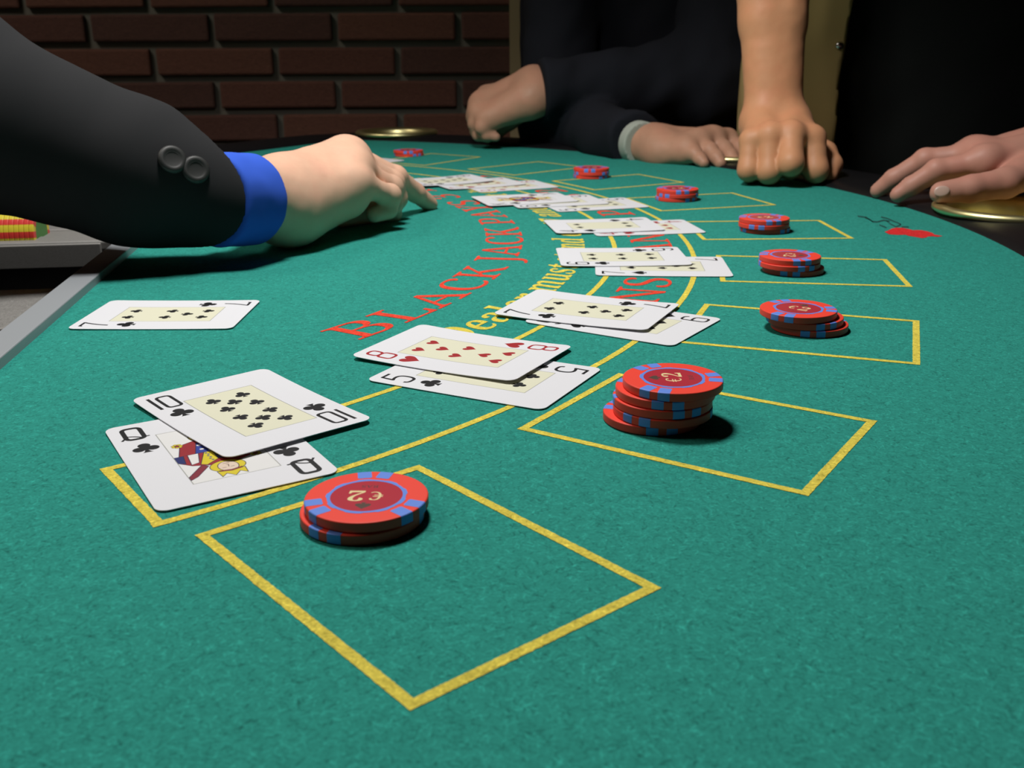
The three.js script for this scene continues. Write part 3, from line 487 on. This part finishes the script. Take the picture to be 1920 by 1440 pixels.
const blobAt = (c, r) => (x, y, z) => Math.hypot(x - c.x, y - c.y, z - c.z) - r;
function handGeo(h, cell = 0.0024) { const { f, pts } = handField(h); const [lo, hi] = boundsOf(pts, 0.04); return { geo: mesh(f, lo, hi, cell, tone), f }; }
const skin = (r, g, b) => new THREE.MeshPhysicalMaterial({ color: lin(r, g, b), roughness: 0.52, vertexColors: true, specularIntensity: 0.6, sheen: 0.15, sheenColor: lin(0.9, 0.5, 0.4) });
const cloth = (c, extra = {}) => new THREE.MeshPhysicalMaterial({ color: c, roughness: 0.95, specularIntensity: 0.3, ...extra });
function march(px, py, f, start = 0.4) { const d = ray(px, py).normalize(); let t = start; for (let i = 0; i < 300; i++) { const p = eye.clone().addScaledVector(d, t), s = f(p.x, p.y, p.z); if (s < 0.0003) { const e = 0.001; return { p, n: new THREE.Vector3(f(p.x + e, p.y, p.z) - f(p.x - e, p.y, p.z), f(p.x, p.y + e, p.z) - f(p.x, p.y - e, p.z), f(p.x, p.y, p.z + e) - f(p.x, p.y, p.z - e)).normalize() }; } t += Math.max(0.0004, s * 0.6); } return null; }
const W = (x, y, z) => new THREE.Vector3(x, T + y, z);
// creased cloth round a chain of joints
function garment(pts, radii, { fold = 0.004, freq = 22, cut, k = 0.03, cell = 0.006, add = [], stretch = 0.45, seed = 0 } = {}) {
  const core = union([chain(pts, radii, k), ...add], k);
  const f = (x, y, z) => { const d = core(x, y, z); if (d > 0.04) return d - 0.01; let q = d - fold * (1.1 * n3(x * freq * stretch + seed, (y + 0.6 * x) * freq, z * freq) + 0.6 * n3(x * freq * 2.1 + seed, (y - 0.5 * x) * freq * 1.7, z * freq * 1.3)); if (cut) q = smax(q, cut(x, y, z), 0.005); return q; };
  return f;
}
const cutAt = (p, dir) => { const d = dir.clone().normalize(); return (x, y, z) => (x - p.x) * d.x + (y - p.y) * d.y + (z - p.z) * d.z; };
const gMesh = (f, pts, pad, cell) => { const [lo, hi] = boundsOf(pts, pad); return mesh(f, lo, hi, cell); };
function torso(c, w, d, y0, y1, side) { if (side) return union([-1, 1].map(s => cone(W(c[0], y0, c[1] + s * w * 0.32), W(c[0], y1, c[1] + s * w * 0.38), d, d * 0.9)).concat([cone(W(c[0], y0, c[1]), W(c[0], y1, c[1]), d * 1.08, d)]), 0.09); return union([cone(W(c[0] - w * 0.32, y0, c[1]), W(c[0] - w * 0.38, y1, c[1]), d, d * 0.9), cone(W(c[0] + w * 0.32, y0, c[1]), W(c[0] + w * 0.38, y1, c[1]), d, d * 0.9), cone(W(c[0], y0, c[1]), W(c[0], y1, c[1]), d * 1.08, d)], 0.09); }

function trousers(g, c, w, side, colour) { const q = s => side ? [c[0], c[1] + s * w] : [c[0] + s * w, c[1]], legs = [-1, 1].map(s => { const [x, z] = q(s); return cone(W(x, -0.36, z), W(x, -0.84, z), 0.092, 0.058); }); const f = (x, y, z) => Math.max(union(legs, 0.03)(x, y, z), T - 0.895 - y + 0.0); part('trousers', mesh(f, [c[0] - 0.3, 0.0, c[1] - 0.3], [c[0] + 0.3, T - 0.2, c[1] + 0.3], 0.015), cloth(colour), g, 'dark trousers'); }
{ // ---- dealer: black jacket sleeve, blue cuff, pointing hand
  const g = thing('person', 'dealer in a black jacket and blue cuff, one finger pointing onto the felt', 'person', null, [0, 0, 0]);
  const hand = handGeo({
    wrist: [[530, 364, -0.772], [540, 390, -0.750]], wr: 0.0222,
    knuckles: [[650, 290, -0.862], [655, 300, -0.842], [661, 316, -0.820], [664, 343, -0.796]],
    fingers: [[[741, 333, -0.890], [778, 361, -0.915], [806, 383, -0.934]], [[735, 343, -0.872], [744, 372, -0.876], [730, 392, -0.868]], [[733, 352, -0.850], [735, 382, -0.852], [712, 400, -0.845]], [[731, 366, -0.826], [727, 393, -0.826], [702, 403, -0.815]]],
    thumb: [[590, 385, -0.80], [640, 395, -0.84], [690, 398, -0.866], [735, 400, -0.876]],
    extra: [[[560, 395, -0.765], [650, 375, -0.797], 0.019, 0.014], [[450, 372, -0.705], [530, 366, -0.762], 0.026, 0.0255], [[560, 352, -0.79], [645, 304, -0.845], 0.021, 0.013]] });
  const wr = atZ(536, 372, -0.757), cuffEnd = atZ(450, 374, -0.712), elbow = atZ(-60, 212, -0.675), shoulder = W(-0.70, 0.44, -0.68);
  const core = union([cone(cuffEnd, elbow, 0.022, 0.03), cone(elbow, shoulder, 0.036, 0.05), torso([-0.76, -0.86], 0.34, 0.1, -0.5, 0.42, true)], 0.03);
  const bodyGeo = gMesh(core, [cuffEnd, elbow, shoulder, W(-0.88, -0.6, -1.05), W(-0.62, 0.5, -0.6)], 0.1, 0.016); bodyGeo.setAttribute('color', new THREE.Float32BufferAttribute(new Float32Array(bodyGeo.attributes.position.count * 3).fill(1), 3));
  part('body', mergeGeometries([hand.geo, bodyGeo]), skin(0.76, 0.46, 0.32), g);
  const dir = wr.clone().sub(cuffEnd);
  const cuffF = (() => { const a = cuffEnd.clone().addScaledVector(dir, -0.75), b = cuffEnd.clone().addScaledVector(dir, 0.27), o = cone(a, wr.clone().addScaledVector(dir, 0.3), 0.0318, 0.0312), c1 = cutAt(b, dir), c0 = cutAt(cuffEnd.clone().addScaledVector(dir, -0.55), dir.clone().negate()); return (x, y, z) => smax(o(x, y, z) + 0.0010 * n3(x * 60, y * 60, z * 60), Math.max(c1(x, y, z), c0(x, y, z)), 0.004); })();
  part('shirt_cuff', gMesh(cuffF, [cuffEnd, wr], 0.05, 0.0018), cloth(lin(0.04, 0.115, 0.62)), g, 'bright blue shirt cuff');
  const sl = garment([wr, cuffEnd, atZ(250, 322, -0.695), elbow, shoulder], [0.0385, 0.0385, 0.047, 0.058, 0.075], { fold: 0.0018, freq: 14, cut: cutAt(cuffEnd.clone().addScaledVector(dir, -0.52), dir), k: 0.012, add: [torso([-0.76, -0.86], 0.38, 0.115, -0.5, 0.46, true)], stretch: 0.8 });
  const fore = (x, y, z) => Math.max(sl(x, y, z), -0.345 - x), rest = (x, y, z) => Math.max(sl(x, y, z), x + 0.335);
  const jacket = mergeGeometries([gMesh(fore, [cuffEnd, W(-0.33, 0.02, -0.66), W(-0.33, 0.17, -0.74)], 0.06, 0.0022), gMesh(rest, [elbow, shoulder, W(-0.88, -0.6, -1.05), W(-0.44, 0.5, -0.6)], 0.11, 0.009)]);
  trousers(g, [-0.76, -0.86], 0.1, true, lin(0.02, 0.02, 0.022));
  part('jacket', jacket, cloth(lin(0.022, 0.0225, 0.024)), g, 'black jacket');
  for (const [px, py] of [[322, 300], [366, 319]]) { const h = march(px, py, sl, 0.4); if (h) { const pr = [[0.0001, 0.0026], [0.0045, 0.0026], [0.0056, 0.0034], [0.0074, 0.0036], [0.0088, 0.0024], [0.009, 0.0008], [0.008, -0.001], [0.0001, -0.001]].map(q => new THREE.Vector2(...q)); const b = part('button', new THREE.LatheGeometry(pr, 28), std(lin(0.022, 0.023, 0.022), 0.55), g, 'dark sleeve button'); b.position.copy(h.p); b.quaternion.setFromUnitVectors(new THREE.Vector3(0, 1, 0), h.n); } }
}
{ // ---- player in a black sweater, arms crossed on the rail
  const g = thing('person', 'player in a dark sweater with crossed forearms leaning on the rail', 'person', null, [0, 0, 0]);
  const h2 = handGeo({
    wrist: [[1000, 160, -1.50], [1000, 182, -1.475]], wr: 0.0215,
    knuckles: [[913, 180, -1.525], [901, 195, -1.508], [899, 212, -1.490], [910, 226, -1.472]],
    fingers: [[[891, 207, -1.520], [893, 235, -1.515], [908, 246, -1.505]], [[889, 221, -1.500], [893, 246, -1.498], [910, 254, -1.49]], [[891, 233, -1.482], [897, 253, -1.482], [915, 258, -1.478]], [[903, 240, -1.465], [912, 254, -1.466], [930, 257, -1.466]]],
    thumb: [[985, 200, -1.52], [955, 228, -1.535], [935, 243, -1.54], [915, 252, -1.535]],
    extra: [[[1005, 170, -1.49], [1060, 180, -1.49], 0.026, 0.028], [[985, 195, -1.468], [925, 222, -1.47], 0.02, 0.012]] });
  const h3 = handGeo({
    wrist: [[1232, 270, -1.335], [1238, 282, -1.31]], wr: 0.0185,
    knuckles: [[1362, 263, -1.325], [1335, 262, -1.308], [1309, 266, -1.293], [1287, 276, -1.278]],
    fingers: [[[1386, 276, -1.300], [1396, 290, -1.285], [1402, 302, -1.275]], [[1358, 280, -1.285], [1370, 293, -1.268], [1377, 303, -1.258]], [[1331, 282, -1.268], [1344, 296, -1.254], [1351, 306, -1.246]], [[1302, 289, -1.258], [1313, 299, -1.248], [1320, 306, -1.242]]],
    thumb: [[1270, 268, -1.34], [1310, 272, -1.36], [1340, 274, -1.37], [1365, 276, -1.37]],
    extra: [[[1180, 265, -1.355], [1232, 276, -1.325], 0.0235, 0.0225], [[1245, 288, -1.295], [1290, 290, -1.27], 0.014, 0.011]] });
  const wA = atZ(1012, 172, -1.492), eA = atZ(1335, 150, -1.53), sA = W(0.37, 0.42, -1.72), wB = atZ(1196, 268, -1.345), eB = atZ(1040, 228, -1.58), sB = W(0.09, 0.42, -1.74);
  const tc = [0.25, -1.76];
  const core = union([cone(wA, eA, 0.028, 0.042), cone(eA, sA, 0.042, 0.055), cone(wB, eB, 0.024, 0.036), cone(eB, sB, 0.038, 0.05), torso(tc, 0.32, 0.09, -0.6, 0.42)], 0.03);
  const bg = gMesh(core, [wA, eA, sA, wB, eB, sB, W(0.0, -0.7, -1.8), W(0.4, 0.5, -1.7)], 0.1, 0.016); bg.setAttribute('color', new THREE.Float32BufferAttribute(new Float32Array(bg.attributes.position.count * 3).fill(1), 3));
  part('body', mergeGeometries([h2.geo, h3.geo, bg]), skin(0.46, 0.245, 0.16), g);
  trousers(g, tc, 0.1, false, lin(0.02, 0.02, 0.03));
  const dA = wA.clone().sub(eA), dB = wB.clone().sub(eB);
  const fA = garment([wA.clone().addScaledVector(dA, 0.1), wA, eA, sA], [0.036, 0.040, 0.062, 0.078], { fold: 0.009, freq: 13, cut: cutAt(wA, dA), k: 0.03, stretch: 1.2 });
  const fB = garment([wB.clone().addScaledVector(dB, 0.1), wB, eB, sB], [0.031, 0.033, 0.048, 0.07], { fold: 0.006, freq: 15, cut: cutAt(wB, dB), k: 0.03, seed: 5 });
  const fT = garment([W(tc[0], -0.7, tc[1]), W(tc[0], 0.4, tc[1])], [0.12, 0.1], { fold: 0.009, freq: 9, add: [torso(tc, 0.36, 0.11, -0.7, 0.46)], k: 0.05, seed: 9 });
  const all = (x, y, z) => smin(smin(fA(x, y, z), fB(x, y, z), 0.006), fT(x, y, z), 0.02);
  part('sweater', gMesh(all, [wA, eA, sA, wB, eB, sB, W(-0.08, -0.75, -1.82), W(0.48, 0.5, -1.64)], 0.1, 0.0075), cloth(lin(0.0105, 0.0118, 0.0165)), g, 'dark navy-black sweater');
  const cf = (() => { const a = wB.clone().addScaledVector(dB, -0.1), b = wB.clone().addScaledVector(dB, 0.06), o = cone(a, b, 0.0285, 0.028), c = cutAt(b, dB); return (x, y, z) => Math.max(o(x, y, z), c(x, y, z)); })();
  part('shirt_cuff', gMesh(cf, [wB, wB.clone().addScaledVector(dB, 0.1)], 0.04, 0.003), cloth(lin(0.36, 0.39, 0.34)), g, 'pale grey cuff');
}
{ // ---- player with a bare forearm and fist on the felt, khaki vest open over a black shirt
  const g = thing('person', 'player with bare forearm and fist on felt, khaki vest over black shirt', 'person', null, [0, 0, 0]);
  const fist = handGeo({
    wrist: [[1478, 232, -1.135], [1430, 234, -1.135]], wr: 0.0215, r: [0.0117, 0.0116, 0.0112, 0.0104], tr: 0.0098, web: 0.0014,
    knuckles: [[1524, 259, -1.090], [1484, 251, -1.083], [1445, 253, -1.085], [1408, 263, -1.093]],
    fingers: [[[1530, 319, -1.076], [1527, 325, -1.098], [1525, 320, -1.116]], [[1483, 306, -1.060], [1482, 315, -1.084], [1480, 311, -1.103]], [[1442, 322, -1.071], [1443, 327, -1.092], [1446, 322, -1.110]], [[1404, 319, -1.080], [1408, 325, -1.099], [1413, 320, -1.117]]],
    thumb: [[1510, 268, -1.135], [1548, 285, -1.115], [1562, 308, -1.10], [1556, 329, -1.092]],
    extra: [[[1450, 225, -1.14], [1448, 40, -1.165], 0.0225, 0.0245], [[1468, 222, -1.14], [1470, 40, -1.165], 0.0195, 0.0225], [[1432, 222, -1.14], [1427, 40, -1.165], 0.019, 0.022], [[1470, 40, -1.165], [1476, -90, -1.18], 0.0225, 0.032], [[1427, 40, -1.165], [1424, -90, -1.18], 0.022, 0.031]] }, 0.0027);
  const el = atZ(1450, -100, -1.18), sh = W(0.40, 0.52, -1.38), tc = [0.565, -1.42];
  const core = union([cone(el, sh, 0.042, 0.052), cone(sh, W(0.5, 0.45, -1.42), 0.05, 0.06), torso(tc, 0.32, 0.09, -0.6, 0.42)], 0.03);
  const bg = gMesh(core, [el, sh, W(0.36, -0.7, -1.5), W(0.78, 0.5, -1.3)], 0.1, 0.016); bg.setAttribute('color', new THREE.Float32BufferAttribute(new Float32Array(bg.attributes.position.count * 3).fill(1), 3));
  part('body', mergeGeometries([fist.geo, bg]), skin(0.56, 0.265, 0.135), g);
  const shirtF = garment([W(tc[0], -0.7, tc[1]), W(tc[0], 0.4, tc[1])], [0.12, 0.11], { fold: 0.006, freq: 8, add: [torso(tc, 0.38, 0.112, -0.7, 0.46)], k: 0.05, seed: 3 });
  trousers(g, tc, 0.1, false, lin(0.03, 0.03, 0.035));
  part('shirt', gMesh(shirtF, [W(0.36, -0.72, -1.5), W(0.78, 0.55, -1.3)], 0.12, 0.009), cloth(lin(0.008, 0.0095, 0.009)), g, 'black shirt');
  const edge = [atZ(1597, 51, -1.30), atZ(1560, 300, -1.30)], sl2 = (edge[0].x - edge[1].x) / (edge[0].y - edge[1].y);
  const vestF = (x, y, z) => { const d = shirtF(x, y, z); const o = Math.max(d - 0.014 - 0.006 * n3(x * 30, y * 9, z * 30), -(d - 0.002)); const x1 = edge[1].x + (y - edge[1].y) * sl2, x2 = 2 * tc[0] - x1 + 0.02; return Math.max(o, z > tc[1] ? Math.min(x - x1, x2 - x) : -1, y - (T + 0.47), T - 0.25 - y); };
  part('vest', gMesh(vestF, [W(0.36, -0.3, -1.52), W(0.78, 0.5, -1.32)], 0.14, 0.006), cloth(lin(0.46, 0.345, 0.15)), g, 'open khaki vest');
  const hit = march(1574, 86, vestF, 0.9); if (hit) { const s = part('snap', new THREE.LatheGeometry([[0.0001, 0.0035], [0.003, 0.003], [0.0045, 0.0015], [0.005, 0], [0.0001, -0.001]].map(q => new THREE.Vector2(...q)), 24), new THREE.MeshPhysicalMaterial({ color: lin(0.6, 0.6, 0.62), metalness: 1, roughness: 0.2 }), g, 'shiny metal snap'); s.position.copy(hit.p); s.quaternion.setFromUnitVectors(new THREE.Vector3(0, 1, 0), hit.n); }
}
{ // ---- player whose right hand reaches in over the rail beside the cup holder
  const g = thing('person', 'player in black reaching a bare hand over the rail beside cup holder', 'person', null, [0, 0, 0]);
  const hand = handGeo({
    wrist: [[1985, 292, -0.935], [1985, 276, -0.965]], wr: 0.0215,
    knuckles: [[1848, 303, -0.918], [1832, 291, -0.948], [1826, 288, -0.975], [1830, 290, -1.0]],
    fingers: [[[1757, 320, -0.925], [1708, 349, -0.930], [1684, 365, -0.932]], [[1735, 300, -0.965], [1676, 335, -0.975], [1647, 357, -0.982]], [[1742, 299, -0.995], [1700, 325, -1.005], [1672, 344, -1.012]], [[1762, 303, -1.02], [1730, 322, -1.03], [1706, 336, -1.04]]],
    thumb: [[1935, 318, -0.905], [1885, 343, -0.885], [1820, 354, -0.880], [1764, 361, -0.880]], tr: 0.0112,
    extra: [[[1985, 285, -0.945], [2200, 240, -0.94], 0.026, 0.031]] });
  const w = atZ(2090, 262, -0.942), el = W(0.80, 0.09, -0.86), sh = W(1.02, 0.46, -0.86), tc = [1.12, -0.72];
  const core = union([cone(w, el, 0.028, 0.04), cone(el, sh, 0.042, 0.055), torso(tc, 0.3, 0.09, -0.6, 0.42)], 0.03);
  const bg = gMesh(core, [w, el, sh, W(1.0, -0.7, -0.8), W(1.3, 0.5, -0.6)], 0.1, 0.016); bg.setAttribute('color', new THREE.Float32BufferAttribute(new Float32Array(bg.attributes.position.count * 3).fill(1), 3));
  part('body', mergeGeometries([hand.geo, bg]), skin(0.45, 0.215, 0.16), g);
  trousers(g, tc, 0.1, false, lin(0.02, 0.02, 0.022));
  const d = w.clone().sub(el), f = garment([w, el, sh], [0.037, 0.055, 0.072], { fold: 0.005, freq: 14, cut: cutAt(w, d), add: [torso(tc, 0.36, 0.11, -0.6, 0.46)] });
  part('jacket', gMesh(f, [w, el, sh, W(0.95, -0.7, -0.8), W(1.32, 0.5, -0.62)], 0.11, 0.009), cloth(lin(0.01, 0.01, 0.011)), g, 'black jacket');
  const nh = march(1766, 358, hand.f, 0.5); if (nh) { const n = part('thumb_nail', new THREE.SphereGeometry(1, 24, 16).scale(0.0062, 0.0009, 0.0044), std(lin(0.50, 0.34, 0.28), 0.3), g, 'thumb nail'); n.position.copy(nh.p).addScaledVector(nh.n, -0.0005); const xa = atZ(1764, 361, -0.88).sub(atZ(1820, 354, -0.88)); xa.addScaledVector(nh.n, -xa.dot(nh.n)).normalize(); n.quaternion.setFromRotationMatrix(new THREE.Matrix4().makeBasis(xa, nh.n, xa.clone().cross(nh.n))); }
}

{
  const g = thing('added_fill_light', 'added square fill light panel, unseen behind the dealer', 'lamp', null, [FILL_PANEL.x, FILL_PANEL.y + 0.004, FILL_PANEL.z]);  // added housing and glowing face for the fill light
  part('frame', mergeGeometries([box(0.66, 0.024, 0.03, 0, 0.013, 0.315), box(0.66, 0.024, 0.03, 0, 0.013, -0.315), box(0.03, 0.024, 0.6, 0.315, 0.013, 0), box(0.03, 0.024, 0.6, -0.315, 0.013, 0)]), std(lin(0.5, 0.5, 0.5), 0.5), g);
  part('diffuser', box(0.6, 0.02, 0.6, 0, 0.014, 0), new THREE.MeshStandardMaterial({ color: 0xffffff, emissive: new THREE.Color(1, 0.9, 0.78), emissiveIntensity: 1 }), g);
}
// ------------------------------------------------------------------ unseen pendant lamp, out of view above the table (its light is the spot at the top of the script)
{
  const g = thing('unseen_pendant_lamp', 'unseen metal pendant lamp, out of view over the blackjack table', 'lamp', null, [LAMP.x, LAMP.y, LAMP.z]);
  const pr = [[0.16, -0.01], [0.158, -0.008], [0.12, 0.06], [0.05, 0.12], [0.03, 0.15], [0.028, 0.15], [0.046, 0.118], [0.116, 0.058], [0.155, -0.011]].map(q => new THREE.Vector2(...q));
  part('lamp_shade', new THREE.LatheGeometry([...pr, pr[0]], 48), std(lin(0.02, 0.05, 0.03), 0.4, { side: THREE.DoubleSide }), g);
  part('bulb', new THREE.SphereGeometry(0.04, 32, 20).translate(0, 0.05, 0), new THREE.MeshStandardMaterial({ color: 0xffffff, emissive: new THREE.Color(1, 0.93, 0.8), emissiveIntensity: 3 }), g);
  part('socket', new THREE.CylinderGeometry(0.02, 0.022, 0.07, 24).translate(0, 0.12, 0), darkWood, g);
  part('cord', new THREE.CylinderGeometry(0.004, 0.004, 2.6 - LAMP.y - 0.15, 10).translate(0, 0.15 + (2.6 - LAMP.y - 0.15) / 2, 0), darkWood, g);
}
renderer.render(scene, camera);
